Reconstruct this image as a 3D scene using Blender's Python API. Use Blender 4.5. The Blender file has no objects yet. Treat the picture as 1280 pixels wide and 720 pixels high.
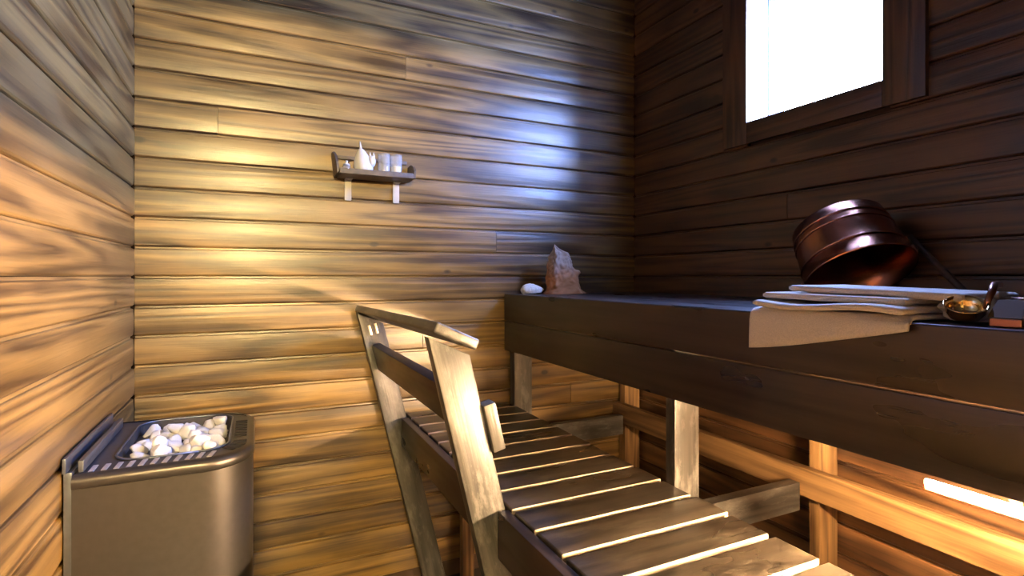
import bpy, bmesh, math, random
from mathutils import Vector, Matrix, noise

random.seed(11)
S = bpy.context.scene
C = S.collection
PI = math.pi

# ------------------------------------------------------------------ camera
# room axes: x to the right along the back wall, y into the room, z up (metres)
F_PX = 672.0                     # focal length in pixels of the 1280 px frame
YAW = math.radians(25.5)
EYE = 1.27
cam = bpy.data.cameras.new('camera')
cam.sensor_width = 36.0
cam.lens = F_PX / 1280.0 * 36.0
cam.shift_y = -15.0 / 1280.0
cam.clip_start = 0.02
cam_o = bpy.data.objects.new('camera', cam)
C.objects.link(cam_o)
cam_o.location = (0, 0, EYE)
cam_o.rotation_euler = (PI / 2, 0, -YAW)
S.camera = cam_o

# ------------------------------------------------------------------ light settings
SKY_COL = (0.31, 0.45, 1.0)
SKY_STRENGTH = 320.0
LOBBY_LAMP = 3500.0               # emission of the tube in the washroom
STRIP_LIGHT = 9000.0               # emission of the strip under the bench
w = bpy.data.worlds.new('sky')
S.world = w
w.use_nodes = True
bg = w.node_tree.nodes['Background']
bg.inputs[0].default_value = (*SKY_COL, 1)
bg.inputs[1].default_value = SKY_STRENGTH
S.view_settings.view_transform = 'Standard'
S.view_settings.look = 'None'
S.view_settings.gamma = 1.0
S.view_settings.use_curve_mapping = False
S.view_settings.exposure = 0.0

# room dimensions
LX, RX, BY, FY, CZ = -0.363, 1.700, 2.150, -0.42, 2.76
PITCH = 0.0996
WY0, WY1, WZ0, WZ1, WXO = 0.970, 1.460, 1.854, 2.370, 1.887     # window opening
DX0, DX1, DZ = -0.32, 0.30, 2.175                                  # doorway behind the camera

# portal: the window is the only opening onto the sky
pl = bpy.data.lights.new('window_portal', 'AREA')
pl.shape = 'RECTANGLE'
pl.size = WY1 - WY0 + .3
pl.size_y = WZ1 - WZ0 + .3
pl.cycles.is_portal = True
po = bpy.data.objects.new('window_portal', pl)
C.objects.link(po)
po.location = (WXO + .03, (WY0 + WY1) / 2, (WZ0 + WZ1) / 2)
po.rotation_euler = (PI / 2, 0, PI / 2)

# ------------------------------------------------------------------ materials
M = {}


def new_mat(name):
    m = bpy.data.materials.new(name)
    m.use_nodes = True
    nt = m.node_tree
    b = nt.nodes['Principled BSDF']
    return m, nt, b


def nd(nt, kind, **kw):
    n = nt.nodes.new(kind)
    for k, v in kw.items():
        setattr(n, k, v)
    return n


def wood(name, dark, light, axis='x', rough=.34, bump=.35, coat=.0, knots=True, wear=None, vary=.35, grain=1.0, streak=0.0):
    """long-grained board: growth-ring figure, fine fibres, knots; a random part of the log for each object"""
    m, nt, b = new_mat(name)
    L = nt.links.new
    tc = nd(nt, 'ShaderNodeTexCoord')
    oi = nd(nt, 'ShaderNodeObjectInfo')
    off = nd(nt, 'ShaderNodeVectorMath', operation='SCALE')
    off.inputs[0].default_value = (37.0, 11.0, 23.0)
    L(oi.outputs['Random'], off.inputs['Scale'])
    add = nd(nt, 'ShaderNodeVectorMath', operation='ADD')
    L(tc.outputs['Object'], add.inputs[0])
    L(off.outputs[0], add.inputs[1])

    def mapped(lng, crs):
        mp = nd(nt, 'ShaderNodeMapping')
        sc = [crs, crs, crs]
        sc['xyz'.index(axis)] = lng
        mp.inputs['Scale'].default_value = sc
        L(add.outputs[0], mp.inputs['Vector'])
        return mp.outputs[0]
    # growth rings: contour lines of a long stretched noise
    ns = nd(nt, 'ShaderNodeTexNoise')
    ns.inputs['Scale'].default_value = 1.0
    ns.inputs['Detail'].default_value = 1.5
    ns.inputs['Roughness'].default_value = .4
    L(mapped(.55 * grain, 11.0 * grain), ns.inputs['Vector'])
    mul = nd(nt, 'ShaderNodeMath', operation='MULTIPLY')
    L(ns.outputs['Fac'], mul.inputs[0])
    mul.inputs[1].default_value = 15.0
    fr = nd(nt, 'ShaderNodeMath', operation='PINGPONG')
    L(mul.outputs[0], fr.inputs[0])
    fr.inputs[1].default_value = 1.0
    # fibres
    nf = nd(nt, 'ShaderNodeTexNoise')
    nf.inputs['Scale'].default_value = 1.0
    nf.inputs['Detail'].default_value = 4.0
    L(mapped(6.0, 190.0), nf.inputs['Vector'])
    # blotches of uneven stain
    nb = nd(nt, 'ShaderNodeTexNoise')
    nb.inputs['Scale'].default_value = 1.0
    nb.inputs['Detail'].default_value = 3.0
    L(mapped(3.2, 9.0), nb.inputs['Vector'])
    s1 = nd(nt, 'ShaderNodeMath', operation='MULTIPLY_ADD')
    L(fr.outputs[0], s1.inputs[0])
    s1.inputs[1].default_value = .45
    s2 = nd(nt, 'ShaderNodeMath', operation='MULTIPLY_ADD')
    L(nf.outputs['Fac'], s2.inputs[0])
    s2.inputs[1].default_value = .45
    s3 = nd(nt, 'ShaderNodeMath', operation='MULTIPLY_ADD')
    L(nb.outputs['Fac'], s3.inputs[0])
    s3.inputs[1].default_value = .9
    s3.inputs[2].default_value = -.35
    L(s3.outputs[0], s2.inputs[2])
    L(s2.outputs[0], s1.inputs[2])
    cr = nd(nt, 'ShaderNodeValToRGB')
    cr.color_ramp.elements[0].position = .27
    cr.color_ramp.elements[0].color = (*dark, 1)
    cr.color_ramp.elements[1].position = .80
    cr.color_ramp.elements[1].color = (*light, 1)
    L(s1.outputs[0], cr.inputs[0])
    col = cr.outputs[0]
    if knots:
        vo = nd(nt, 'ShaderNodeTexVoronoi')
        vo.inputs['Scale'].default_value = 1.0
        L(mapped(3.6, 6.5), vo.inputs['Vector'])
        kr = nd(nt, 'ShaderNodeValToRGB')
        kr.color_ramp.elements[0].position = .045
        kr.color_ramp.elements[0].color = (1, 1, 1, 1)
        kr.color_ramp.elements[1].position = .085
        kr.color_ramp.elements[1].color = (0, 0, 0, 1)
        L(vo.outputs['Distance'], kr.inputs[0])
        mx = nd(nt, 'ShaderNodeMixRGB')
        L(kr.outputs[0], mx.inputs[0])
        L(col, mx.inputs[1])
        mx.inputs[2].default_value = (dark[0] * .45, dark[1] * .4, dark[2] * .4, 1)
        col = mx.outputs[0]
    if wear:
        nw = nd(nt, 'ShaderNodeTexNoise')
        nw.inputs['Scale'].default_value = 1.0
        nw.inputs['Detail'].default_value = 6.0
        nw.inputs['Roughness'].default_value = .7
        L(mapped(9.0, 30.0), nw.inputs['Vector'])
        wr = nd(nt, 'ShaderNodeValToRGB')
        wr.color_ramp.elements[0].position = .5
        wr.color_ramp.elements[0].color = (0, 0, 0, 1)
        wr.color_ramp.elements[1].position = .68
        wr.color_ramp.elements[1].color = (1, 1, 1, 1)
        L(nw.outputs['Fac'], wr.inputs[0])
        mx = nd(nt, 'ShaderNodeMixRGB')
        L(wr.outputs[0], mx.inputs[0])
        L(col, mx.inputs[1])
        mx.inputs[2].default_value = (*wear, 1)
        col = mx.outputs[0]
    # each board a little lighter or darker
    hv = nd(nt, 'ShaderNodeHueSaturation')
    mv = nd(nt, 'ShaderNodeMath', operation='MULTIPLY_ADD')
    L(oi.outputs['Random'], mv.inputs[0])
    mv.inputs[1].default_value = vary
    mv.inputs[2].default_value = 1 - vary / 2
    L(mv.outputs[0], hv.inputs['Value'])
    L(col, hv.inputs['Color'])
    L(hv.outputs[0], b.inputs['Base Color'])
    rr = nd(nt, 'ShaderNodeMapRange')
    L(nb.outputs['Fac'], rr.inputs[0])
    rr.inputs[1].default_value = .3
    rr.inputs[2].default_value = .7
    rr.inputs[3].default_value = rough - .08
    rr.inputs[4].default_value = rough + .14
    L(rr.outputs[0], b.inputs['Roughness'])
    if coat:
        b.inputs['Coat Weight'].default_value = coat
        b.inputs['Coat Roughness'].default_value = rough * .8
    bp = nd(nt, 'ShaderNodeBump')
    bp.inputs['Strength'].default_value = bump
    bp.inputs['Distance'].default_value = .0035
    L(s1.outputs[0], bp.inputs['Height'])
    L(bp.outputs[0], b.inputs['Normal'])
    M[name] = m
    return m


def plain(name, col, rough=.5, metal=0.0, noise_scale=30, var=.15, bump=.0, spec=None, sheen=0):
    m, nt, b = new_mat(name)
    L = nt.links.new
    tc = nd(nt, 'ShaderNodeTexCoord')
    n = nd(nt, 'ShaderNodeTexNoise')
    n.inputs['Scale'].default_value = noise_scale
    n.inputs['Detail'].default_value = 5
    L(tc.outputs['Object'], n.inputs['Vector'])
    cr = nd(nt, 'ShaderNodeValToRGB')
    cr.color_ramp.elements[0].position = .3
    cr.color_ramp.elements[1].position = .7
    cr.color_ramp.elements[0].color = (*[c * (1 - var) for c in col], 1)
    cr.color_ramp.elements[1].color = (*[min(1, c * (1 + var)) for c in col], 1)
    L(n.outputs['Fac'], cr.inputs[0])
    L(cr.outputs[0], b.inputs['Base Color'])
    b.inputs['Roughness'].default_value = rough
    b.inputs['Metallic'].default_value = metal
    if sheen:
        b.inputs['Sheen Weight'].default_value = sheen
    if bump:
        bp = nd(nt, 'ShaderNodeBump')
        bp.inputs['Strength'].default_value = bump
        bp.inputs['Distance'].default_value = .002
        L(n.outputs['Fac'], bp.inputs['Height'])
        L(bp.outputs[0], b.inputs['Normal'])
    M[name] = m
    return m


def emit(name, col, strength):
    m, nt, b = new_mat(name)
    b.inputs['Base Color'].default_value = (.8, .8, .8, 1)
    b.inputs['Emission Color'].default_value = (*col, 1)
    b.inputs['Emission Strength'].default_value = strength
    M[name] = m
    return m


def clear_glass(name, tint=(1, 1, 1), rough=.02, refl=.06, glare=0.0):
    """thin clear glass: lets light straight through, with a faint reflection"""
    m, nt, b = new_mat(name)
    L = nt.links.new
    nt.nodes.remove(b)
    out = nt.nodes['Material Output']
    t = nd(nt, 'ShaderNodeBsdfTransparent')
    t.inputs[0].default_value = (*tint, 1)
    g = nd(nt, 'ShaderNodeBsdfGlossy')
    g.inputs['Roughness'].default_value = rough
    lw = nd(nt, 'ShaderNodeLayerWeight')
    lw.inputs['Blend'].default_value = .25
    ad = nd(nt, 'ShaderNodeMath', operation='MULTIPLY_ADD')
    L(lw.outputs['Facing'], ad.inputs[0])
    ad.inputs[1].default_value = .5
    ad.inputs[2].default_value = refl
    mx = nd(nt, 'ShaderNodeMixShader')
    L(ad.outputs[0], mx.inputs[0])
    L(t.outputs[0], mx.inputs[1])
    L(g.outputs[0], mx.inputs[2])
    last = mx
    if glare:                      # whitish diffuse mixed in to stand for bright highlights on the glass
        df = nd(nt, 'ShaderNodeBsdfDiffuse')
        df.inputs[0].default_value = (.85, .88, .92, 1)
        m2 = nd(nt, 'ShaderNodeMixShader')
        m2.inputs[0].default_value = glare
        L(mx.outputs[0], m2.inputs[1])
        L(df.outputs[0], m2.inputs[2])
        last = m2
    L(last.outputs[0], out.inputs['Surface'])
    M[name] = m
    return m


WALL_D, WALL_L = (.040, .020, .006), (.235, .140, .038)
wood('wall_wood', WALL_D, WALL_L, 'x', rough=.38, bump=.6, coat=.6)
wood('shaded_wall_wood', (.022, .010, .005), (.115, .055, .020), 'x', rough=.36, bump=.5, coat=.4)  # right wall: same wood, its shade put into a darker colour
wood('trim_wood', (.035, .022, .017), (.10, .06, .04), 'x', rough=.4, bump=.25, knots=False)
for a in 'xyz':
    wood('black_wood_' + a, (.010, .007, .006), (.034, .022, .018), a, rough=.32, bump=.07, knots=False)
    wood('slat_wood_' + a, (.010, .008, .006), (.038, .029, .020), a, rough=.30, bump=.10, coat=.35, knots=False,
         wear=(.062, .05, .036))
    wood('post_wood_' + a, (.018, .0175, .016), (.062, .059, .053), a, rough=.36, bump=.3, knots=True, wear=(.12, .115, .105))
    wood('casing_wood_' + a, (.022, .011, .006), (.10, .05, .022), a, rough=.36, bump=.3, coat=.2, knots=False)
    wood('frame_wood_' + a, (.07, .036, .014), (.26, .15, .06), a, rough=.4, bump=.3)
wood('lit_edge', (.20, .15, .10), (.48, .40, .29), 'x', rough=.4, bump=.3, knots=False)  # paler wood with the light on the slat fronts painted in
plain('wall_core', (.05, .03, .02), .9)
plain('floor_tile', (.05, .04, .035), .5, noise_scale=8, bump=.1)
plain('ceiling_wood', (.045, .026, .015), .6)
plain('lobby_paint', (.07, .055, .04), .7)
plain('lobby_floor', (.04, .032, .025), .5)
plain('white_paint', (.80, .82, .84), .4, var=.05)
plain('bracket_paint', (.42, .40, .36), .45, var=.08)
plain('sash_paint', (.006, .012, .007), .4, var=.1)
clear_glass('pane_glass', (.97, .98, 1.0))
clear_glass('tumbler_glass', (.985, .99, 1.0), rough=.12, refl=.05, glare=.17)
plain('heater_steel', (.085, .080, .078), .36, metal=.85, noise_scale=60, var=.06)
plain('heater_top', (.10, .095, .10), .42, metal=.7, noise_scale=50, var=.08)
plain('heater_slot', (.62, .58, .54), .35, metal=.6, noise_scale=80)
plain('heater_inside', (.03, .028, .026), .7)
plain('shield_steel', (.18, .20, .25), .35, metal=.9, noise_scale=40, var=.08)
plain('stone', (.66, .64, .62), .75, noise_scale=25, var=.22, bump=.25)
plain('copper', (.46, .19, .11), .25, metal=1, noise_scale=14, var=.12)
plain('copper_band', (.55, .26, .17), .22, metal=1, noise_scale=14, var=.08)
plain('iron', (.10, .085, .08), .4, metal=.9)
plain('linen', (.68, .62, .54), .9, noise_scale=420, var=.12, bump=.5, sheen=.2)
plain('brown_paper', (.38, .17, .065), .8, noise_scale=45, var=.3, bump=.35)
plain('grey_paper', (.34, .27, .21), .75, noise_scale=55, var=.25, bump=.35)
plain('pumice', (.80, .76, .68), .9, noise_scale=160, var=.14, bump=.8)
plain('brass', (.86, .62, .30), .12, metal=1, noise_scale=10, var=.05)
plain('polished_steel', (.62, .63, .66), .14, metal=1, noise_scale=10, var=.05)
plain('dark_copper', (.34, .15, .10), .3, metal=1, noise_scale=12)
plain('porcelain', (.50, .50, .48), .2, noise_scale=18, var=.06)
plain('wax', (.88, .86, .80), .45, var=.04)
plain('shelf_wood', (.075, .058, .045), .5, noise_scale=40, var=.3)
plain('stick_wood', (.06, .042, .036), .5, noise_scale=60, var=.3)
plain('red_glow_paint', (.75, .05, .03), .35)
plain('screw_steel', (.55, .50, .42), .3, metal=1)
emit('strip_glow', (1.0, .65, .34), STRIP_LIGHT)
emit('tube_glow', (1.0, .71, .29), LOBBY_LAMP)

# ------------------------------------------------------------------ helpers


def obj(name, bm, mat, parent=None, smooth=False, loc=(0, 0, 0)):
    me = bpy.data.meshes.new(name)
    bmesh.ops.recalc_face_normals(bm, faces=bm.faces)
    bm.to_mesh(me)
    bm.free()
    me.materials.append(M[mat] if isinstance(mat, str) else mat)
    if smooth:
        for p in me.polygons:
            p.use_smooth = True
    o = bpy.data.objects.new(name, me)
    C.objects.link(o)
    o.location = loc
    if parent:
        o.parent = parent
    return o


def sharp(o, ang=40):
    """smooth shading with edges above the angle kept crisp"""
    me = o.data
    for p in me.polygons:
        p.use_smooth = True
    bm = bmesh.new()
    bm.from_mesh(me)
    for e in bm.edges:
        if len(e.link_faces) == 2 and e.calc_face_angle() > math.radians(ang):
            e.smooth = False
    bm.to_mesh(me)
    bm.free()
    return o


def link_copy(o, name, parent=None, loc=None, rot=None):
    c = o.copy()
    c.name = name
    C.objects.link(c)
    c.parent = parent
    if loc is not None:
        c.location = loc
    if rot is not None:
        c.rotation_euler = rot
    return c


def tag(o, label=None, cat=None, group=None, kind=None):
    if label:
        o['label'] = label
    if cat:
        o['category'] = cat
    if group:
        o['group'] = group
    if kind:
        o['kind'] = kind
    return o


def thing(name, label, cat, loc=(0, 0, 0), group=None, rot=(0, 0, 0)):
    o = bpy.data.objects.new(name, None)
    C.objects.link(o)
    o.location = loc
    o.rotation_euler = rot
    o.empty_display_size = .05
    return tag(o, label, cat, group)


def add_box(bm, x0, x1, y0, y1, z0, z1, bev=0.0, seg=2, mat=None):
    t = bmesh.new()
    bmesh.ops.create_cube(t, size=1)
    for v in t.verts:
        v.co = Vector(((v.co.x + .5) * (x1 - x0) + x0, (v.co.y + .5) * (y1 - y0) + y0, (v.co.z + .5) * (z1 - z0) + z0))
    if bev:
        bmesh.ops.bevel(t, geom=list(t.edges), offset=bev, segments=seg, profile=.6, affect='EDGES')
    if mat is not None:
        t.transform(mat)
    merge(bm, t)
    return bm


def merge(bm, t):
    me = bpy.data.meshes.new('tmp')
    t.to_mesh(me)
    t.free()
    bm.from_mesh(me)
    bpy.data.meshes.remove(me)


def box(name, mat, parent, x0, x1, y0, y1, z0, z1, bev=0.0, seg=2):
    bm = bmesh.new()
    # origin at the box centre, so that grain coordinates are local to the board
    cx, cy, cz = (x0 + x1) / 2, (y0 + y1) / 2, (z0 + z1) / 2
    add_box(bm, x0 - cx, x1 - cx, y0 - cy, y1 - cy, z0 - cz, z1 - cz, bev, seg)
    o = obj(name, bm, mat, None, False, (cx, cy, cz))
    if bev:
        sharp(o, 50)
    if parent:
        o.parent = parent
        o.matrix_parent_inverse = Matrix.Identity(4)
        o.location = Vector((cx, cy, cz)) - parent.location
    return o


def add_tube(bm, pts, rad, n=10, cap=True):
    pts = [Vector(p) for p in pts]
    rads = rad if isinstance(rad, (list, tuple)) else [rad] * len(pts)
    rings = []
    up = None
    for i, p in enumerate(pts):
        d = (pts[min(i + 1, len(pts) - 1)] - pts[max(i - 1, 0)]).normalized()
        if up is None:
            up = Vector((0, 0, 1)) if abs(d.z) < .9 else Vector((1, 0, 0))
        a = d.cross(up).normalized()
        b2 = a.cross(d).normalized()
        up = b2
        rings.append([bm.verts.new(p + (a * math.cos(2 * PI * k / n) + b2 * math.sin(2 * PI * k / n)) * rads[i]) for k in range(n)])
    for i in range(len(rings) - 1):
        for k in range(n):
            bm.faces.new((rings[i][k], rings[i][(k + 1) % n], rings[i + 1][(k + 1) % n], rings[i + 1][k]))
    if cap:
        bm.faces.new(rings[0][::-1])
        bm.faces.new(rings[-1])
    return bm


def add_lathe(bm, prof, n=48, closed=False):
    """prof: list of (r, z); spins around z"""
    rings = []
    for r, z in prof:
        if r < 1e-6:
            rings.append([bm.verts.new((0, 0, z))])
        else:
            rings.append([bm.verts.new((r * math.cos(2 * PI * k / n), r * math.sin(2 * PI * k / n), z)) for k in range(n)])
    m = len(rings)
    for i in range(m if closed else m - 1):
        a, b2 = rings[i], rings[(i + 1) % m]
        for k in range(n):
            f = [a[k % len(a)], a[(k + 1) % len(a)], b2[(k + 1) % len(b2)], b2[k % len(b2)]]
            u = []
            for v in f:
                if v not in u:
                    u.append(v)
            if len(u) > 2:
                bm.faces.new(u)
    return bm


def add_prism(bm, poly, z0, z1):
    a = [bm.verts.new((p[0], p[1], z0)) for p in poly]
    b2 = [bm.verts.new((p[0], p[1], z1)) for p in poly]
    n = len(poly)
    for i in range(n):
        bm.faces.new((a[i], a[(i + 1) % n], b2[(i + 1) % n], b2[i]))
    bm.faces.new(a[::-1])
    bm.faces.new(b2)
    return bm


# ------------------------------------------------------------------ the room shell
CORE = .024      # boards stand this far in front of the wall core


def shell(name, mat, boxes):
    bm = bmesh.new()
    for b_ in boxes:
        add_box(bm, *b_)
    return tag(obj(name, bm, mat), kind='structure')


floor = shell('floor', 'floor_tile', [(LX - .15, RX + .3, FY - .12, BY + .15, -.1, 0)])
ceiling = shell('ceiling', 'ceiling_wood', [(LX - .15, RX + .3, FY - .12, BY + .15, CZ, CZ + .1)])
wall_back = shell('wall_back', 'wall_core', [(LX - .15, RX + .3, BY + CORE, BY + .15, 0, CZ)])
wall_left = shell('wall_left', 'wall_core', [(LX - .15, LX - CORE, FY - .12, BY + CORE, 0, CZ)])
# the lining boards form the jambs, so the right wall's core stops short of the opening
wr = RX + CORE
wall_right = shell('wall_right', 'wall_core', [
    (wr, WXO, FY - .12, WY0 - .02, 0, CZ), (wr, WXO, WY1 + .02, BY + CORE, 0, CZ),
    (wr, WXO, WY0 - .02, WY1 + .02, 0, WZ0 - .02), (wr, WXO, WY0 - .02, WY1 + .02, WZ1 + .02, CZ)])
wall_front = shell('wall_front', 'wall_core', [
    (LX - CORE, DX0, FY - .12, FY - CORE, 0, CZ), (DX1, RX + CORE, FY - .12, FY - CORE, 0, CZ),
    (DX0, DX1, FY - .12, FY - CORE, DZ, CZ)])


def plank_mesh(length, key):
    """tongue-and-groove panel board: soft rounded face edges, a narrow recessed lip along the top"""
    h = PITCH
    t = .022
    # slightly crowned face, as old boards cup
    face = [(.0055 + (h - .0165) * k / 8, -.0020 * (2 * k / 8 - 1) ** 2) for k in range(9)]
    prof = [(0, -t), (0, -.008), (.0018, -.0046)] + face + [(h - .0085, -.0050), (h - .0078, -.0095), (h - .0012, -.0102), (h - .0012, -t)]
    bm = bmesh.new()
    a = [bm.verts.new((-length / 2, p[1], p[0] - h / 2)) for p in prof]
    b2 = [bm.verts.new((length / 2, p[1], p[0] - h / 2)) for p in prof]
    n = len(prof)
    for i in range(n):
        bm.faces.new((a[i], a[(i + 1) % n], b2[(i + 1) % n], b2[i]))
    bm.faces.new(a[::-1])
    bm.faces.new(b2)
    bmesh.ops.recalc_face_normals(bm, faces=bm.faces)
    me = bpy.data.meshes.new('plank')
    bm.to_mesh(me)
    bm.free()
    me.materials.append(M[key])
    bm = bmesh.new()
    bm.from_mesh(me)
    for f in bm.faces:
        f.smooth = True
    for e in bm.edges:
        if len(e.link_faces) == 2 and e.calc_face_angle() > math.radians(18):
            e.smooth = False
    bm.to_mesh(me)
    bm.free()
    return me


_pm = {}


def plank(parent, c, length, rz):
    k = (round(length, 3), parent.name)
    if k not in _pm:
        _pm[k] = plank_mesh(length, 'shaded_wall_wood' if parent.name == 'wall_right' else 'wall_wood')
    o = bpy.data.objects.new('plank', _pm[k])
    C.objects.link(o)
    j = random.uniform(-.0012, .0012)
    n = Vector((math.sin(rz), -math.cos(rz), 0))
    o.location = Vector(c) + n * j
    o.rotation_euler = (0, 0, rz)
    o.parent = parent
    return o


# profile's +y (0) is the face and -t is behind, so a board facing -y is turned by 180 degrees
rows = []
k0 = int(1.27 / PITCH)
z = EYE - (k0 + 1) * PITCH
while z < CZ:
    if z + PITCH > 0:
        rows.append(z)
    z += PITCH


def run(parent, along, a0, a1, fixed, rz, z, joints=()):
    cuts = [a0] + sorted(joints) + [a1]
    for i in range(len(cuts) - 1):
        s, e = cuts[i] + (.0008 if i else 0), cuts[i + 1] - (.0008 if i < len(cuts) - 2 else 0)
        m = (s + e) / 2
        c = (m, fixed, z + PITCH / 2) if along == 'x' else (fixed, m, z + PITCH / 2)
        plank(parent, c, e - s, rz)


for i, z in enumerate(rows):
    if z < 0 or z + PITCH > CZ:
        continue
    kk = round((z - EYE) / PITCH)
    run(wall_back, 'x', LX, RX, BY, PI, z, {5: (-.12,), 1: (.95,), -3: (.62,), 8: (.55,), -6: (1.33,)}.get(kk, ()))
    run(wall_left, 'y', FY, BY, LX, -PI / 2, z, {3: (.42,), -2: (1.05,)}.get(kk, ()))
    if z + PITCH > WZ0 - .012 and z < WZ1 + .012:
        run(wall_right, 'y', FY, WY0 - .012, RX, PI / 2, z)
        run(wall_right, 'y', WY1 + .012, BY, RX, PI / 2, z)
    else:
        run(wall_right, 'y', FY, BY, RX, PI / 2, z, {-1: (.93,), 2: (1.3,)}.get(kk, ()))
    if z < DZ:
        run(wall_front, 'x', LX, DX0, FY, 0, z)
        run(wall_front, 'x', DX1, RX, FY, 0, z)
    else:
        run(wall_front, 'x', LX, RX, FY, 0, z)

# window: casing on the room side, white linings, pale sash, pane
win = tag(bpy.data.objects.new('window_1', None), kind='structure')
C.objects.link(win)
cw, cb = .115, .081
for nm, y0, y1, z0, z1 in (('casing', WY1, WY1 + cw, WZ0 - cb, WZ1 + cb), ('casing', WY0 - cw, WY0, WZ0 - cb, WZ1 + cb),
                           ('casing', WY0, WY1, WZ0 - cb, WZ0), ('casing', WY0, WY1, WZ1, WZ1 + cb)):
    box(nm, 'casing_wood_z' if z1 - z0 > .2 else 'casing_wood_y', win, RX - .018, RX + .001, y0, y1, z0, z1, .003)
xs = 1.800
box('jamb_lining', 'white_paint', win, RX + .001, xs, WY1, WY1 + .018, WZ0 - .018, WZ1 + .018)
box('jamb_lining', 'white_paint', win, RX + .001, xs, WY0 - .018, WY0, WZ0 - .018, WZ1 + .018)
box('jamb_lining', 'white_paint', win, RX + .001, xs, WY0, WY1, WZ0 - .018, WZ0)
box('jamb_lining', 'white_paint', win, RX + .001, xs, WY0, WY1, WZ1, WZ1 + .018)
for y0, y1, z0, z1 in ((WY1 - .004, WY1 + .018, WZ0 - .018, WZ1 + .018), (WY0 - .018, WY0 + .004, WZ0 - .018, WZ1 + .018),
                       (WY0 + .004, WY1 - .004, WZ0 - .018, WZ0 + .004), (WY0 + .004, WY1 - .004, WZ1 - .004, WZ1 + .018)):
    box('sash_frame', 'sash_paint', win, xs, WXO, y0, y1, z0, z1)
box('window_pane', 'pane_glass', win, 1.852, 1.856, WY0 + .004, WY1 - .004, WZ0 + .004, WZ1 - .004)

# doorway behind the camera and the lit washroom it opens onto
door = tag(bpy.data.objects.new('door_1', None), kind='structure')
C.objects.link(door)
box('door_jamb', 'frame_wood_z', door, DX0, DX0 + .02, FY - .13, FY, 0, DZ, .003)
box('door_jamb', 'frame_wood_z', door, DX1 - .02, DX1, FY - .13, FY, 0, DZ, .003)
box('door_head', 'frame_wood_x', door, DX0 + .02, DX1 - .02, FY - .13, FY, DZ - .02, DZ, .003)
LY0, LY1, LXa, LXb, LZ = -2.75, FY - .12, -1.0, 1.0, 2.5
shell('floor_washroom', 'lobby_floor', [(LXa, LXb, LY0, LY1, -.1, 0)])
shell('ceiling_washroom', 'lobby_paint', [(LXa, LXb, LY0, LY1, LZ, LZ + .1)])
shell('wall_washroom_left', 'lobby_paint', [(LXa - .1, LXa, LY0, LY1, 0, LZ)])
shell('wall_washroom_right', 'lobby_paint', [(LXb, LXb + .1, LY0, LY1, 0, LZ)])
shell('wall_washroom_end', 'lobby_paint', [(LXa - .1, LXb + .1, LY0 - .1, LY0, 0, LZ)])
shell('wall_washroom_front', 'lobby_paint', [(LXa - .1, LX - .15, LY1, LY1 + .02, 0, LZ)])
tube = thing('tube_light', 'warm tube light on the washroom wall behind the doorway', 'lamp', (-.2, LY0, 2.10))
box('housing', 'white_paint', tube, -.52, .12, LY0, LY0 + .03, 2.06, 2.14, .004)
bm = bmesh.new()
add_tube(bm, [(-.5, LY0 + .055, 2.10), (.10, LY0 + .055, 2.10)], .022, 12)
t_ = obj('tube', bm, 'tube_glow', None, True)
t_.parent = tube
t_.location = -tube.location

# ------------------------------------------------------------------ upper bench
BX, BT, BB = .986, 1.1925, .946          # front face, top and bottom of the fascia
bench = thing('upper_bench', 'long near-black wooden upper bench along the window wall', 'bench', (1.35, .9, 0))
YB0, YB1 = FY + .004, BY - .003
box('fascia_board', 'black_wood_y', bench, BX, BX + .024, YB0, YB1, 1.0755, BT, .005, 3)
box('fascia_board', 'black_wood_y', bench, BX + .001, BX + .025, YB0, YB1, BB, 1.0715, .003)
nsl = 6
sw = (RX - .002 - (BX + .0265)) / nsl
for i in range(nsl):
    x0 = BX + .0265 + i * sw
    box('slat', 'black_wood_y', bench, x0, x0 + sw - .0012, YB0, YB1, BT - .029, BT - .001, .002)
FRAMES = (2.098, 1.110, .10)
for yf in FRAMES:
    y0, y1 = yf, yf + (.045 if yf > 2 else .036)
    box('leg', 'post_wood_z', bench, 1.012, 1.098, y0, y1, 0, 1.110, .003)
    box('leg', 'frame_wood_z', bench, 1.602, 1.690, y0, y1, 0, 1.110, .003)
    box('bearer', 'black_wood_x', bench, 1.012, 1.690, y0, y1, 1.112, BT - .030, .002)
box('wall_rail', 'frame_wood_y', bench, 1.566, 1.600, YB0, YB1, .572, .661, .003)

# strip light tucked under the front of the bench
strip = thing('strip_light', 'glowing warm strip light with red edge under the upper bench', 'lamp', (1.151, .2, .876))
box('housing', 'red_glow_paint', strip, 1.1555, 1.161, YB0 + .02, .589, .862, .8755, .001)  # red colour stands in for the red glow below the strip
box('diffuser', 'strip_glow', strip, 1.146, 1.155, YB0 + .022, .584, .876, .884, .001)
for yy in (.45, .1, -.3):
    box('clip', 'iron', strip, 1.148, 1.153, yy - .008, yy + .008, .8845, 1.160)

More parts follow.
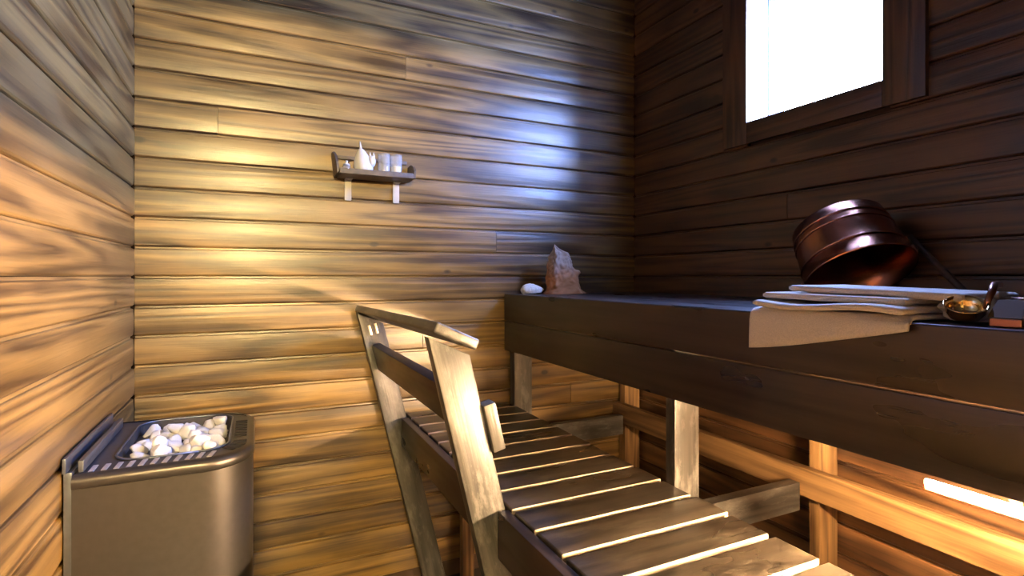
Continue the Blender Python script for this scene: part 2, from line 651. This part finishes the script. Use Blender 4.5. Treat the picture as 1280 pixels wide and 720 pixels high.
# ------------------------------------------------------------------ lower bench (foot platform)
PX0, PX1, PT = .546, 1.000, .717
low = thing('lower_bench', 'lower bench of dark cross slats with bright edges painted as lit', 'bench', (.77, 1.0, 0))
SP = .1148
slat_src = None
ys = .690 - 5 * SP
n = 0
while ys < BY - .02:
    y0, y1 = ys, min(ys + SP - .014, BY - .004)
    if y1 - y0 > .03:
        jx = random.uniform(-.004, .004)
        clash = any(y0 < yf + .05 and y1 > yf - .004 for yf in FRAMES)
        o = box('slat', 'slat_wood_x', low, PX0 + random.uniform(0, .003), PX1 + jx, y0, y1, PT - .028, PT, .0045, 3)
        o.data.materials.append(M['lit_edge'])          # strip light on the front edge, put into its colour
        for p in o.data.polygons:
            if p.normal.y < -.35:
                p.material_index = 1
    ys += SP
    n += 1
NP_Y = 1.186       # near rail post
for a, b2 in ((NP_Y + .022, 2.092), (.05, NP_Y - .022)):
    box('side_board', 'black_wood_y', low, .518, .545, a, b2, .600, .712, .003)
box('bearer', 'frame_wood_y', low, .930, .966, .12, BY - .004, .616, .688, .002)
box('bearer', 'frame_wood_y', low, .600, .636, .12, BY - .004, .616, .688, .002)
for yf in FRAMES:
    ca = yf + .038 if yf < 2 else yf - .040
    box('cross_beam', 'post_wood_x', low, .605, 1.562, ca, ca + .038, .525, .614, .003)
    for lx in (.76, .92):
        box('leg', 'frame_wood_z', low, lx, lx + .05, ca, ca + .038, 0, .524, .002)

# ------------------------------------------------------------------ hand rail with leaning posts
rail = thing('handrail', 'leaning wooden handrail with two posts beside the lower bench', 'handrail', (.50, 1.65, 0))
LEAN = math.radians(13.6)
CAP = math.radians(24.5)
AX = .494          # centre of the posts at platform height


def lean_box(name, mat, w0, w1, y0, y1, s0, s1, bev=.003):
    """box in the leaning frame: w across (room x), s along the post from platform height"""
    bm = bmesh.new()
    cw_, cs = (w0 + w1) / 2, (s0 + s1) / 2
    add_box(bm, w0 - cw_, w1 - cw_, -(y1 - y0) / 2, (y1 - y0) / 2, s0 - cs, s1 - cs, bev)
    o = obj(name, bm, mat)
    sharp(o, 50)
    R = Matrix.Rotation(-LEAN, 4, 'Y')
    c = Vector((AX, (y0 + y1) / 2, PT)) + R @ Vector((cw_, 0, cs))
    o.parent = rail
    o.location = c - rail.location
    o.rotation_euler = (0, -LEAN, 0)
    return o


for yc in (NP_Y, 2.118):
    post = lean_box('post', 'post_wood_z', -.043, .043, yc - .018, yc + .018, -.725, .404)
    # the post head is cut to the slope of the cap
    hs = (.404 + .725) / 2
    for v in post.data.vertices:
        if v.co.z > 0:
            v.co.z -= v.co.x * math.tan(LEAN + CAP)
bm = bmesh.new()
cl = BY - .006 - (NP_Y - .050)
add_box(bm, -.056, .056, -cl / 2, cl / 2, -.0125, .0125, .006, 3)
o = sharp(obj('cap_board', bm, 'post_wood_y'), 50)
o.location = (.404, NP_Y - .050 + cl / 2, 1.130)
o.rotation_euler = (-.012, CAP, 0)
o.parent = rail
o.location -= rail.location
lean_box('mid_rail', 'black_wood_y', -.020, .012, NP_Y + .0185, 2.0995, .200, .300)
lean_box('block', 'post_wood_z', .0435, .075, NP_Y - .030, NP_Y + .012, .130, .246, .004)
plates = []
for k in (-.018, .006):
    plates.append(lean_box('screw_plate', 'screw_steel', k, k + .010, 2.118 - .0205, 2.118 - .0182, .338, .378, .0008))
plates.append(lean_box('screw_plate', 'screw_steel', -.004, .026, 2.118 - .0205, 2.118 - .0182, .225, .238, .0008))
for o in plates:                      # the plates belong to the far post
    inv = Matrix.Translation(post.location) @ post.rotation_euler.to_matrix().to_4x4()
    o.location = inv.inverted() @ o.location
    o.rotation_euler = (0, 0, 0)
    o.parent = post

# ------------------------------------------------------------------ heater on the left wall
HX0, HX1, HY0, HY1, HZ = LX + .018, -.006, 1.400, 1.868, .853
heater = thing('sauna_heater', 'brushed steel sauna heater with rounded corners and slotted top', 'heater', ((HX0 + HX1) / 2, (HY0 + HY1) / 2, .14))
R_ = .105


def d_poly(inset=0.0, n=12, x0=HX0):
    """plan of the heater: square against the wall, round towards the room"""
    x1, y0, y1, r = HX1 - inset, HY0 + inset, HY1 - inset, R_ - inset * .6
    pts = [(x0, y0)]
    for k in range(n + 1):
        a = -PI / 2 + (PI / 2) * k / n
        pts.append((x1 - r + r * math.cos(a), y0 + r + r * math.sin(a)))
    for k in range(n + 1):
        a = (PI / 2) * k / n
        pts.append((x1 - r + r * math.cos(a), y1 - r + r * math.sin(a)))
    pts.append((x0, y1))
    return pts


def rrect(x0, x1, y0, y1, r, n=8):
    pts = []
    for cx, cy, a0 in ((x1 - r, y0 + r, -PI / 2), (x1 - r, y1 - r, 0), (x0 + r, y1 - r, PI / 2), (x0 + r, y0 + r, PI)):
        for k in range(n + 1):
            a = a0 + PI / 2 * k / n
            pts.append((cx + r * math.cos(a), cy + r * math.sin(a)))
    return pts


def local(o, root):
    o.parent = root
    o.location = Vector(o.location) - root.location
    return o


bm = bmesh.new()
add_prism(bm, d_poly(0), .14, HZ - .028)
local(sharp(obj('body', bm, 'heater_steel'), 35), heater)
# rolled collar between the body and the top plate
bm = bmesh.new()
lv = [(.0, HZ - .0275), (-.003, HZ - .022), (-.004, HZ - .012), (-.001, HZ - .004), (.006, HZ), (.014, HZ + .0005)]
rings = [[bm.verts.new((p[0], p[1], zz)) for p in d_poly(ins)] for ins, zz in lv]
nn = len(rings[0])
for i in range(len(rings) - 1):
    for k in range(nn):
        bm.faces.new((rings[i][k], rings[i][(k + 1) % nn], rings[i + 1][(k + 1) % nn], rings[i + 1][k]))
local(sharp(obj('collar', bm, 'heater_steel'), 50), heater)
# top plate with the stone opening
SX0, SX1, SY0, SY1 = -.292, -.062, 1.478, 1.842
bm = bmesh.new()
outer = [bm.verts.new((p[0], p[1], HZ - .002)) for p in d_poly(.012)]
inner = [bm.verts.new((p[0], p[1], HZ - .004)) for p in rrect(SX0, SX1, SY0, SY1, .06)]
oe = [bm.edges.new((outer[i], outer[(i + 1) % len(outer)])) for i in range(len(outer))]
ie = [bm.edges.new((inner[i], inner[(i + 1) % len(inner)])) for i in range(len(inner))]
bmesh.ops.triangle_fill(bm, edges=oe + ie, use_beauty=True)
low_in = [bm.verts.new((p[0], p[1], HZ - .09)) for p in rrect(SX0, SX1, SY0, SY1, .06)]
for i in range(len(inner)):
    bm.faces.new((inner[i], inner[(i + 1) % len(inner)], low_in[(i + 1) % len(inner)], low_in[i]))
local(obj('top_plate', bm, 'heater_top'), heater)
bm = bmesh.new()
add_prism(bm, rrect(SX0 + .002, SX1 - .002, SY0 + .002, SY1 - .002, .058), HZ - .092, HZ - .085)
local(obj('basin_floor', bm, 'heater_inside'), heater)
# bright rim wire around the opening
bm = bmesh.new()
rp = rrect(SX0 - .002, SX1 + .002, SY0 - .002, SY1 + .002, .062)
add_tube(bm, [(p[0], p[1], HZ - .001) for p in rp] + [(rp[0][0], rp[0][1], HZ - .001)], .0028, 6)
local(obj('rim', bm, 'shield_steel', None, True), heater)


def slot(cx, cy, ln, wd, ang, mat):
    bm = bmesh.new()
    add_box(bm, -ln / 2, ln / 2, -wd / 2, wd / 2, -.0012, .0012, .0009, 1)
    o = obj('vent_slot', bm, mat)
    o.location = (cx, cy, HZ - .0012)
    o.rotation_euler = (0, 0, ang)
    return local(o, heater)


for k in range(11):
    slot(-.318 + k * .0225, 1.446, .042, .0105, PI / 2 - .02 * k, 'heater_slot')
for k in range(5):
    a = -PI / 4 - .05 + k * .2
    slot(HX1 - R_ + .078 * math.cos(a), HY0 + R_ + .078 * math.sin(a) + .03, .036, .010, a, 'heater_inside')
for k in range(7):
    slot(-.036, 1.58 + k * .026, .03, .010, 0, 'heater_inside')
# wall bracket: stepped steel shield rising behind the body
box('wall_bracket', 'shield_steel', heater, LX + .002, LX + .017, HY0 + .01, HY1 - .01, .20, HZ + .006, .002)
box('heat_shield', 'shield_steel', heater, LX + .003, LX + .010, HY0 - .004, HY1 - .06, HZ + .008, HZ + .040, .002)
box('heat_shield', 'shield_steel', heater, LX + .024, LX + .034, HY0 + .02, HY1 - .07, HZ + .001, HZ + .026, .002)

# stones in the basin, each one a thing
stone_meshes = []
for q in range(9):
    bm = bmesh.new()
    bmesh.ops.create_icosphere(bm, subdivisions=3, radius=1)
    sd = Vector((q * 7.3, q * 3.1, q * 1.7))
    for v in bm.verts:
        d = v.co.normalized()
        f = 1 + .30 * noise.noise(d * 1.1 + sd) + .10 * noise.noise(d * 2.6 + sd)
        # facets: flatten the side that a few random planes cut off
        v.co = d * f
    rnd = random.Random(q)
    for _ in range(7):
        nrm = Vector((rnd.uniform(-1, 1), rnd.uniform(-1, 1), rnd.uniform(-1, 1))).normalized()
        lim = rnd.uniform(.52, .80)
        for v in bm.verts:
            e = v.co.dot(nrm) - lim
            if e > 0:
                v.co -= nrm * e * .95
    me = bpy.data.meshes.new('stone')
    bm.to_mesh(me)
    bm.free()
    me.materials.append(M['stone'])
    for p in me.polygons:
        p.use_smooth = True
    stone_meshes.append(me)
placed = []
rs = random.Random(5)
for layer, (zc, cnt) in enumerate(((HZ - .060, 44), (HZ - .022, 60), (HZ - .004, 8))):
    tries = 0
    got = 0
    while got < cnt and tries < 5000:
        tries += 1
        r = rs.uniform(.021, .030)
        x = rs.uniform(SX0 + r + .002, SX1 - r - .002)
        y = rs.uniform(SY0 + r + .002, SY1 - r - .002)
        zz = zc + rs.uniform(-.004, .006)
        # keep clear of the rounded corners and of the others
        bad = False
        for cx, cy in ((SX0 + .06, SY0 + .06), (SX1 - .06, SY0 + .06), (SX0 + .06, SY1 - .06), (SX1 - .06, SY1 - .06)):
            ox = (x < cx) if cx < -.17 else (x > cx)
            oy = (y < cy) if cy < 1.66 else (y > cy)
            if ox and oy and math.hypot(x - cx, y - cy) + r > .058:
                bad = True
        for (px, py, pz, pr) in placed:
            if math.dist((x, y, zz), (px, py, pz)) < (r + pr) * .76:
                bad = True
                break
        if bad:
            continue
        placed.append((x, y, zz, r))
        got += 1
        o = bpy.data.objects.new('sauna_stone', rs.choice(stone_meshes))
        C.objects.link(o)
        o.location = (x, y, zz)
        o.rotation_euler = (rs.uniform(-.5, .5), rs.uniform(-.5, .5), rs.uniform(0, 6.28))
        o.scale = (r * rs.uniform(.95, 1.2), r * rs.uniform(.8, 1.0), r * rs.uniform(.68, .85))
        tag(o, 'pale rounded heater stone lying in the heater basin', 'stone', 'stones in the heater basin')

# ------------------------------------------------------------------ wall shelf and what stands on it
SHX0, SHX1, SHY, SHZ = .277, .549, 2.030, 1.645
shelf = thing('wall_shelf', 'small dark wooden wall shelf with two white brackets', 'shelf', ((SHX0 + SHX1) / 2, BY, SHZ))
box('shelf_board', 'shelf_wood', shelf, SHX0 + .004, SHX1 - .004, SHY + .009, BY - .002, SHZ, SHZ + .012, .001)
box('front_lip', 'shelf_wood', shelf, SHX0, SHX1, SHY, SHY + .0085, SHZ, SHZ + .020, .002)
box('back_rail', 'shelf_wood', shelf, SHX0, SHX1, BY - .016, BY - .004, SHZ + .072, SHZ + .086, .002)


def end_board(x, hgt, tilt):
    bm = bmesh.new()
    pts = [(0, 0), (-.112, 0), (-.112, hgt * .45), (-.085, hgt * .8), (-.045, hgt), (0, hgt)]   # (y, z)
    a = [bm.verts.new((-.004, p[0], p[1])) for p in pts]
    b2 = [bm.verts.new((.004, p[0], p[1])) for p in pts]
    n_ = len(pts)
    for i in range(n_):
        bm.faces.new((a[i], a[(i + 1) % n_], b2[(i + 1) % n_], b2[i]))
    bm.faces.new(a[::-1])
    bm.faces.new(b2)
    o = obj('end_board', bm, 'shelf_wood')
    o.location = (x, BY - .004, SHZ + .002)
    o.rotation_euler = (0, tilt, 0)
    local(o, shelf)


end_board(SHX0 - .005, .088, -.10)
end_board(SHX1 + .005, .062, .10)
for bx in (.322, .508):
    box('bracket', 'bracket_paint', shelf, bx - .0125, bx + .0125, BY - .007, BY - .0015, SHZ - .083, SHZ - .001, .001)
    box('bracket', 'bracket_paint', shelf, bx - .0125, bx + .0125, BY - .040, BY - .0075, SHZ - .006, SHZ - .0005, .001)
ST = SHZ + .0122
# porcelain figure: seated body, thin upright tail, small head with ears
fig = thing('figurine', 'white porcelain animal figurine standing on the wall shelf', 'figurine', (.372, 2.085, ST))
bm = bmesh.new()
add_lathe(bm, [(0, 0), (.026, 0), (.033, .008), (.036, .025), (.034, .045), (.027, .065), (.016, .084), (.008, .094), (0, .097)], 24)
for v in bm.verts:
    v.co.y *= .8
    v.co.x -= .012 * (v.co.z / .097) ** 1.5
body = obj('body', bm, 'porcelain', None, True)
body.parent = fig
bm = bmesh.new()
add_tube(bm, [(-.012, 0, .085), (-.0135, 0, .105), (-.015, 0, .122)], [.006, .0042, .002], 10)
o = obj('tail', bm, 'porcelain', None, True)
o.parent = fig
bm = bmesh.new()
bmesh.ops.create_uvsphere(bm, u_segments=16, v_segments=12, radius=.017)
for v in bm.verts:
    v.co = Vector((v.co.x * .95 + .026, v.co.y - .008, v.co.z * 1.35 + .048))
for sx in (-.006, .007):
    t = bmesh.new()
    bmesh.ops.create_cone(t, cap_ends=True, segments=8, radius1=.006, radius2=.0015, depth=.018)
    t.transform(Matrix.Translation((.027 + sx, -.008, .074)))
    merge(bm, t)
o = obj('head', bm, 'porcelain', None, True)
o.parent = fig
# little lidded jar
jar = thing('jar', 'tiny pale jar with a knob lid at the end of the shelf', 'jar', (.308, 2.085, ST))
bm = bmesh.new()
add_lathe(bm, [(0, 0), (.011, 0), (.0135, .006), (.0135, .022), (.011, .027), (0, .027)], 20)
o = obj('body', bm, 'tumbler_glass', None, True)
o.parent = jar
bm = bmesh.new()
add_lathe(bm, [(0, .0275), (.012, .0275), (.012, .031), (.005, .036), (.0045, .041), (.006, .044), (0, .047)], 20)
o = obj('lid', bm, 'porcelain', None, True)
o.parent = jar
# two tumblers
for gx, fill, lab in ((.447, False, 'clear empty drinking glass next to the white figurine'), (.494, True, 'clear drinking glass holding a white candle on the shelf')):
    g = thing('drinking_glass', lab, 'glass', (gx, 2.085, ST), 'drinking glasses on the wall shelf')
    bm = bmesh.new()
    add_lathe(bm, [(0, 0), (.0205, 0), (.0222, .004), (.0226, .082), (.0212, .082), (.0206, .007), (0, .006)], 28)
    o = obj('cup', bm, 'tumbler_glass', None, True)
    o.parent = g
    bm = bmesh.new()
    add_lathe(bm, [(0, .0008), (.0200, .0008), (.0200, .0056), (0, .0056)], 24)
    o = obj('thick_base', bm, 'porcelain', None, True)
    o.parent = g
    if fill:
        cnd = thing('candle', 'short white candle inside a clear drinking glass', 'candle', (gx, 2.085, ST + .0072))
        bm = bmesh.new()
        add_lathe(bm, [(0, 0), (.0185, 0), (.0185, .030), (.016, .032), (0, .031)], 24)
        o = obj('wax', bm, 'wax', None, True)
        o.parent = cnd
        bm = bmesh.new()
        add_tube(bm, [(0, 0, .031), (.001, 0, .038)], .0008, 6)
        o = obj('wick', bm, 'iron')
        o.parent = cnd

# ------------------------------------------------------------------ things on the upper bench
# pumice scrubbing stone near the back wall
pum = bmesh.new()
bmesh.ops.create_icosphere(pum, subdivisions=4, radius=1)
for v in pum.verts:
    d = v.co.normalized()
    f = 1 + .10 * noise.noise(d * 1.6 + Vector((3, 1, 4))) + .05 * math.sin(d.x * 22) * (1 - abs(d.x))
    v.co = Vector((d.x * .056 * f, d.y * .030 * f, max(d.z, -.55) * .026 * f * (1 + .25 * -d.x)))
mz = min(v.co.z for v in pum.verts)
for v in pum.verts:
    v.co.z -= mz
o = obj('pumice_stone', pum, 'pumice', None, True, (1.078, 2.06, BT - .0008))
o.rotation_euler = (0, 0, .15)
tag(o, 'small ridged white pumice stone near the back wall on the bench', 'pumice stone')

# crumpled paper bag gathered to a point


def lerp_tab(tab, t):
    for (a, va), (b, vb) in zip(tab, tab[1:]):
        if t <= b:
            return va + (vb - va) * (t - a) / (b - a)
    return tab[-1][1]


bm = bmesh.new()
nA, nZ, HBAG = 72, 70, .216
rings = []
for j in range(nZ + 1):
    h = j / nZ
    zz = HBAG * h
    rx = lerp_tab(((0, .074), (.08, .070), (.25, .064), (.5, .050), (.72, .040), (.84, .029), (.90, .013), (.95, .006), (1, .001)), h)
    cx = lerp_tab(((0, 0), (.3, -.006), (.6, -.014), (.84, -.018), (.92, -.034), (1, -.040)), h)
    ring = []
    for k in range(nA):
        a = 2 * PI * k / nA
        d = Vector((math.cos(a), math.sin(a), 0))
        cr = noise.noise(Vector((d.x * 2.0, d.y * 2.0, zz * 20 + 3))) * .010 + abs(noise.noise(Vector((d.x * 4, d.y * 4, zz * 42)))) * .012
        cr *= min(1, (1 - h) * 5)
        x = (rx + cr) * math.copysign(abs(d.x) ** .8, d.x) + cx
        y = (rx * .6 + cr) * math.copysign(abs(d.y) ** .8, d.y)
        # flared hem corners and the lifted ear
        x += .030 * max(0, 1 - zz / .020) * max(0, d.x) ** 3 - .012 * max(0, 1 - zz / .02) * max(0, -d.x) ** 3
        x += .024 * math.exp(-((zz - .083) / .014) ** 2) * max(0, d.x) ** 3
        lift = .016 * math.exp(-((zz - .083) / .02) ** 2) * max(0, d.x) ** 4
        ring.append(bm.verts.new((x * 1.14, y, zz + lift)))
    rings.append(ring)
for j in range(nZ):
    for k in range(nA):
        bm.faces.new((rings[j][k], rings[j][(k + 1) % nA], rings[j + 1][(k + 1) % nA], rings[j + 1][k]))
bm.faces.new(rings[0][::-1])
bm.faces.new(rings[-1])
# brown below, faded pale towards the gathered top
m, nt, b = new_mat('bag_paper')
tc = nd(nt, 'ShaderNodeTexCoord')
sp = nd(nt, 'ShaderNodeSeparateXYZ')
nz = nd(nt, 'ShaderNodeTexNoise')
nz.inputs['Scale'].default_value = 28
nz.inputs['Detail'].default_value = 6
nt.links.new(tc.outputs['Object'], sp.inputs[0])
nt.links.new(tc.outputs['Object'], nz.inputs['Vector'])
ma = nd(nt, 'ShaderNodeMath', operation='MULTIPLY_ADD')
nt.links.new(nz.outputs['Fac'], ma.inputs[0])
ma.inputs[1].default_value = .10
nt.links.new(sp.outputs['Z'], ma.inputs[2])
cr_ = nd(nt, 'ShaderNodeValToRGB')
cr_.color_ramp.elements[0].position = .125
cr_.color_ramp.elements[0].color = (.40, .165, .055, 1)
cr_.color_ramp.elements[1].position = .19
cr_.color_ramp.elements[1].color = (.40, .31, .24, 1)
nt.links.new(ma.outputs[0], cr_.inputs[0])
nt.links.new(cr_.outputs[0], b.inputs['Base Color'])
b.inputs['Roughness'].default_value = .8
bp_ = nd(nt, 'ShaderNodeBump')
bp_.inputs['Strength'].default_value = .5
bp_.inputs['Distance'].default_value = .003
nt.links.new(nz.outputs['Fac'], bp_.inputs['Height'])
nt.links.new(bp_.outputs[0], b.inputs['Normal'])
bag = obj('paper_bag', bm, m, None, True, (1.222, 2.035, BT - .0008))
tag(bag, 'crumpled brown paper bag gathered to a pale point', 'paper bag')

# copper wash bucket tipped against the wall, mouth towards the room
bk = thing('copper_bucket', 'tipped copper bucket with a banded rim on the upper bench', 'bucket')
RM, RB, HB = .141, .125, .173
bm = bmesh.new()
th = .0018
add_lathe(bm, [(0, 0), (RB - .006, 0), (RB, .004), (RB + (RM - RB) * .5, HB * .5), (RM, HB - .002), (RM + .0035, HB), (RM + .002, HB + .003),
               (RM - th, HB), (RB + (RM - RB) * .5 - th, HB * .5), (RB - th, .006), (0, .005)], 72)
o = sharp(obj('shell', bm, 'copper'), 55)
o.parent = bk
for hz in (.034, .058, .129):
    rr = RB + (RM - RB) * hz / HB
    bm = bmesh.new()
    add_lathe(bm, [(rr + .0003 + .0022 * math.cos(a) * (1 if math.cos(a) > 0 else .1), hz + .0035 * math.sin(a)) for a in [2 * PI * k / 10 for k in range(10)]], 72, closed=True)
    o = obj('hoop', bm, 'copper_band', None, True)
    o.parent = bk
# the axis from base to mouth points towards the camera and down
BKC = Vector((1.536, .946, 1.2752))      # mouth centre
view = (Vector((0, 0, EYE)) - BKC).normalized()
right = Vector((0, 0, 1)).cross(view).normalized()      # picture right
upv = view.cross(right)
mouth_dir = (view * .47 - upv * .85 + right * .34).normalized()
xa = (right + upv * .34)
xa = (xa - mouth_dir * xa.dot(mouth_dir)).normalized()
ya = mouth_dir.cross(xa)
rot = Matrix((xa, ya, mouth_dir)).transposed().to_4x4()
base = BKC - mouth_dir * HB
bk.matrix_world = Matrix.Translation(base) @ rot

# bail folded back along the hidden side
bm = bmesh.new()
pts = []
for k in range(25):
    a = PI * k / 24
    pts.append(((RM + .007) * math.cos(a), (-(RM + .006) * math.sin(a) if 0 < k < 24 else 0), HB - .016 - .040 * math.sin(a)))
add_tube(bm, pts, .0032, 8)
o = obj('bail', bm, 'iron', None, True)
o.parent = bk
for s_ in (-1, 1):
    bm = bmesh.new()
    add_box(bm, s_ * RM - .004, s_ * RM + .004, -.010, .010, HB - .030, HB - .006, .002)
    o = obj('ear', bm, 'copper_band')
    o.parent = bk

# dark stick leaning on the wall beside the bucket
bm = bmesh.new()
add_tube(bm, [(1.600, .700, BT + .007), (1.640, .795, BT + .095), (1.684, .895, BT + .190)], [.0095, .0085, .0075], 12)
o = obj('wooden_stick', bm, 'stick_wood', None, True)
tag(o, 'dark wooden stick leaning on the wall beside the copper bucket', 'stick')

# towels: each a thick rounded folded strip laid along the bench edge


def fold_strip(bm, path, thick, y0, y1, ny=60, amp=.004, seed=0, taper=None):
    """path: list of (x, z) centre line across the bench; swept along y with soft ripples"""
    n_ = len(path)
    top, bot = [], []
    for j in range(ny + 1):
        t = j / ny
        y = y0 + (y1 - y0) * t
        rt, rb = [], []
        for i, (px, pz) in enumerate(path):
            a = Vector(path[max(i - 1, 0)])
            b2 = Vector(path[min(i + 1, n_ - 1)])
            d = (b2 - a).normalized()
            nrm = Vector((-d.y, d.x))
            w_ = noise.noise(Vector((px * 9, y * 9, seed))) * amp
            e = thick / 2 * math.sqrt(max(.30, 1 - (max(0, abs(t - .5) * 2 - .96) / .04) ** 2))
            if i == n_ - 1:
                e *= .68
            elif i == n_ - 2:
                e *= .97
            sh = taper(t, i) if taper else Vector((0, 0))
            yy = y + noise.noise(Vector((px * 14, seed + 5, t * 2))) * .004
            rt.append(bm.verts.new((px + nrm.x * (e + w_) + sh.x, yy, pz + nrm.y * (e + w_) + sh.y)))
            rb.append(bm.verts.new((px - nrm.x * (e - w_ * .3) + sh.x, yy, pz - nrm.y * (e - w_ * .3) + sh.y)))
        top.append(rt)
        bot.append(rb)
    for j in range(ny):
        for i in range(n_ - 1):
            bm.faces.new((top[j][i], top[j][i + 1], top[j + 1][i + 1], top[j + 1][i]))
            bm.faces.new((bot[j][i + 1], bot[j][i], bot[j + 1][i], bot[j + 1][i + 1]))
        bm.faces.new((top[j][0], top[j + 1][0], bot[j + 1][0], bot[j][0]))
        bm.faces.new((top[j + 1][-1], top[j][-1], bot[j][-1], bot[j + 1][-1]))
    for i in range(n_ - 1):
        bm.faces.new((top[0][i + 1], top[0][i], bot[0][i], bot[0][i + 1]))
        bm.faces.new((top[ny][i], top[ny][i + 1], bot[ny][i + 1], bot[ny][i]))
    return bm


TY0, TY1 = .520, .835
# lower towel: hangs over the front edge, deeper at the far end
T1 = BT + .006
path = [(1.20, T1), (1.14, T1), (1.08, T1), (1.03, T1), (.998, T1 + .0005), (.985, T1 - .001), (.977, T1 - .008), (.9745, T1 - .020), (.974, T1 - .040),
        (.9735, T1 - .060), (.973, T1 - .080)]


def hang(t, i):
    if i < 6:
        return Vector((0, 0))
    f = (i - 6) / 4.0
    return Vector((-.002 * f, f * (.064 * (1 - t) ** 1.2 - .004)))


bm = fold_strip(bmesh.new(), path, .009, TY0, TY1, seed=1, amp=.002, taper=hang)
tw = obj('folded_towel', bm, 'linen', None, True)
tag(tw, 'beige linen towel draped over the front edge of the upper bench', 'towel')
# second towel: doubled, its fold towards the room
bm = bmesh.new()
T2 = BT + .0180
path = [(1.18, T2), (1.10, T2), (1.03, T2), (1.0, T2), (.982, T2 + .001), (.9715, T2), (.967, T2 - .0005)]
fold_strip(bm, path, .012, TY0 + .004, TY1 - .012, seed=2, amp=.003, taper=lambda t, i: Vector((0, .004 * math.sin(t * 7))))
tw = obj('folded_towel', bm, 'linen', None, True)
tag(tw, 'flat beige linen towel in the middle of the towel stack', 'towel')
# top towel: folded twice, the upper layer running on to the rumpled end
root = thing('folded_towel', 'pale linen towel with a rumpled end, topmost of the towel stack', 'towel', (1.05, .66, BT + .024))
bm = bmesh.new()
T3 = BT + .0325
path = [(1.19, T3), (1.10, T3), (1.04, T3), (1.02, T3), (1.0, T3), (.9955, T3)]
fold_strip(bm, path, .013, TY0 + .016, TY1 - .010, seed=3, amp=.003, taper=lambda t, i: Vector((.006 * t, .004 * t)))
local(obj('lower_fold', bm, 'linen', None, True), root)
bm = bmesh.new()
T4 = BT + .0470
path = [(1.20, T4), (1.12, T4), (1.06, T4), (1.04, T4), (1.025, T4), (1.0205, T4)]
fold_strip(bm, path, .013, TY0 - .055, TY1 - .055, seed=4, amp=.003, taper=lambda t, i: Vector((.004 * t, .005 * t - .004 * (1 - t))))
local(obj('upper_fold', bm, 'linen', None, True), root)
bm = bmesh.new()
nA, nL = 28, 16
rings = []
for j in range(nL + 1):
    t = j / nL
    y = TY0 - .006 - .060 * t
    ring = []
    for k in range(nA):
        a = 2 * PI * k / nA
        rx = .045 * (1 - .25 * t)
        rz = .0195 * (1 - .15 * t) * (1 - .5 * max(0, t - .85) / .15)
        cr = 1 + .16 * math.sin(a * 3 + t * 5) + .10 * math.sin(a * 7 - t * 9)
        ring.append(bm.verts.new((1.094 + rx * math.cos(a) * cr + .004, y, BT + .0205 + max(-.0195, rz * math.sin(a) * cr))))
    rings.append(ring)
for j in range(nL):
    for k in range(nA):
        bm.faces.new((rings[j][k], rings[j][(k + 1) % nA], rings[j + 1][(k + 1) % nA], rings[j + 1][k]))
bm.faces.new(rings[0][::-1])
bm.faces.new(rings[-1])
local(obj('rumpled_end', bm, 'linen', None, True), root)

# brass ladle lying beside the towels
ld = thing('ladle', 'shiny brass ladle lying beside the folded towels', 'ladle', (1.020, .463, BT))
bm = bmesh.new()
add_lathe(bm, [(0, 0), (.014, .001), (.026, .007), (.033, .018), (.0355, .030), (.0368, .031), (.0345, .0315), (.031, .018), (.024, .009), (.013, .0035), (0, .0025)], 36)
o = obj('bowl', bm, 'brass', None, True)
o.parent = ld
o.location = (0, .0, .003)
o.scale = (.78, .78, .9)
o.rotation_euler = (math.radians(14), math.radians(-24), 0)
o.location.z = .0085
bm = bmesh.new()
add_tube(bm, [(.010, -.024, .026), (.011, -.026, .040), (.018, -.028, .053), (.036, -.022, .060), (.08, -.005, .063), (.15, .02, .063), (.22, .045, .061)],
         [.0042, .0045, .005, .0055, .0055, .0055, .005], 10)
o = obj('handle', bm, 'dark_copper', None, True)
o.parent = ld
# small steel dish with sloping sides and a copper foot
ds = thing('steel_dish', 'small polished steel dish with sloping sides and copper foot', 'dish', (1.045, .412, BT))


def frustum(bm, x0, x1, y0, y1, z0, z1, ins):
    a = [bm.verts.new(p) for p in ((x0, y0, z0), (x1, y0, z0), (x1, y1, z0), (x0, y1, z0))]
    b2 = [bm.verts.new(p) for p in ((x0 + ins * 2.2, y0 + ins * .4, z1), (x1 - ins, y0 + ins * .4, z1), (x1 - ins, y1 - ins * .4, z1), (x0 + ins * 2.2, y1 - ins * .4, z1))]
    for i in range(4):
        bm.faces.new((a[i], a[(i + 1) % 4], b2[(i + 1) % 4], b2[i]))
    bm.faces.new(a[::-1])
    bm.faces.new(b2)
    bmesh.ops.bevel(bm, geom=list(bm.edges), offset=.0012, segments=2, affect='EDGES')
    return bm


o = obj('cover', frustum(bmesh.new(), -.030, .035, -.023, .0205, .0135, .041, .010), 'polished_steel')
o.parent = ds
bm = bmesh.new()
add_box(bm, -.028, .033, -.021, .0185, 0, .013, .002)
o = obj('foot', bm, 'dark_copper')
o.parent = ds
# brass bowl at the end of the row
bb = thing('brass_bowl', 'round brass bowl beside the small steel dish', 'bowl', (1.155, .405, BT))
bm = bmesh.new()
add_lathe(bm, [(0, 0), (.026, 0), (.026, .004), (.034, .010), (.044, .026), (.047, .042), (.0485, .0425), (.0455, .043), (.042, .026), (.032, .012), (0, .007)], 40)
o = obj('shell', bm, 'brass', None, True)
o.parent = bb
bm = bmesh.new()
add_lathe(bm, [(.0475 + .0022 * math.cos(a), .0405 + .0022 * math.sin(a)) for a in [2 * PI * k / 8 for k in range(8)]], 40, closed=True)
o = obj('rim', bm, 'dark_copper', None, True)
o.parent = bb


bpy.context.view_layer.update()
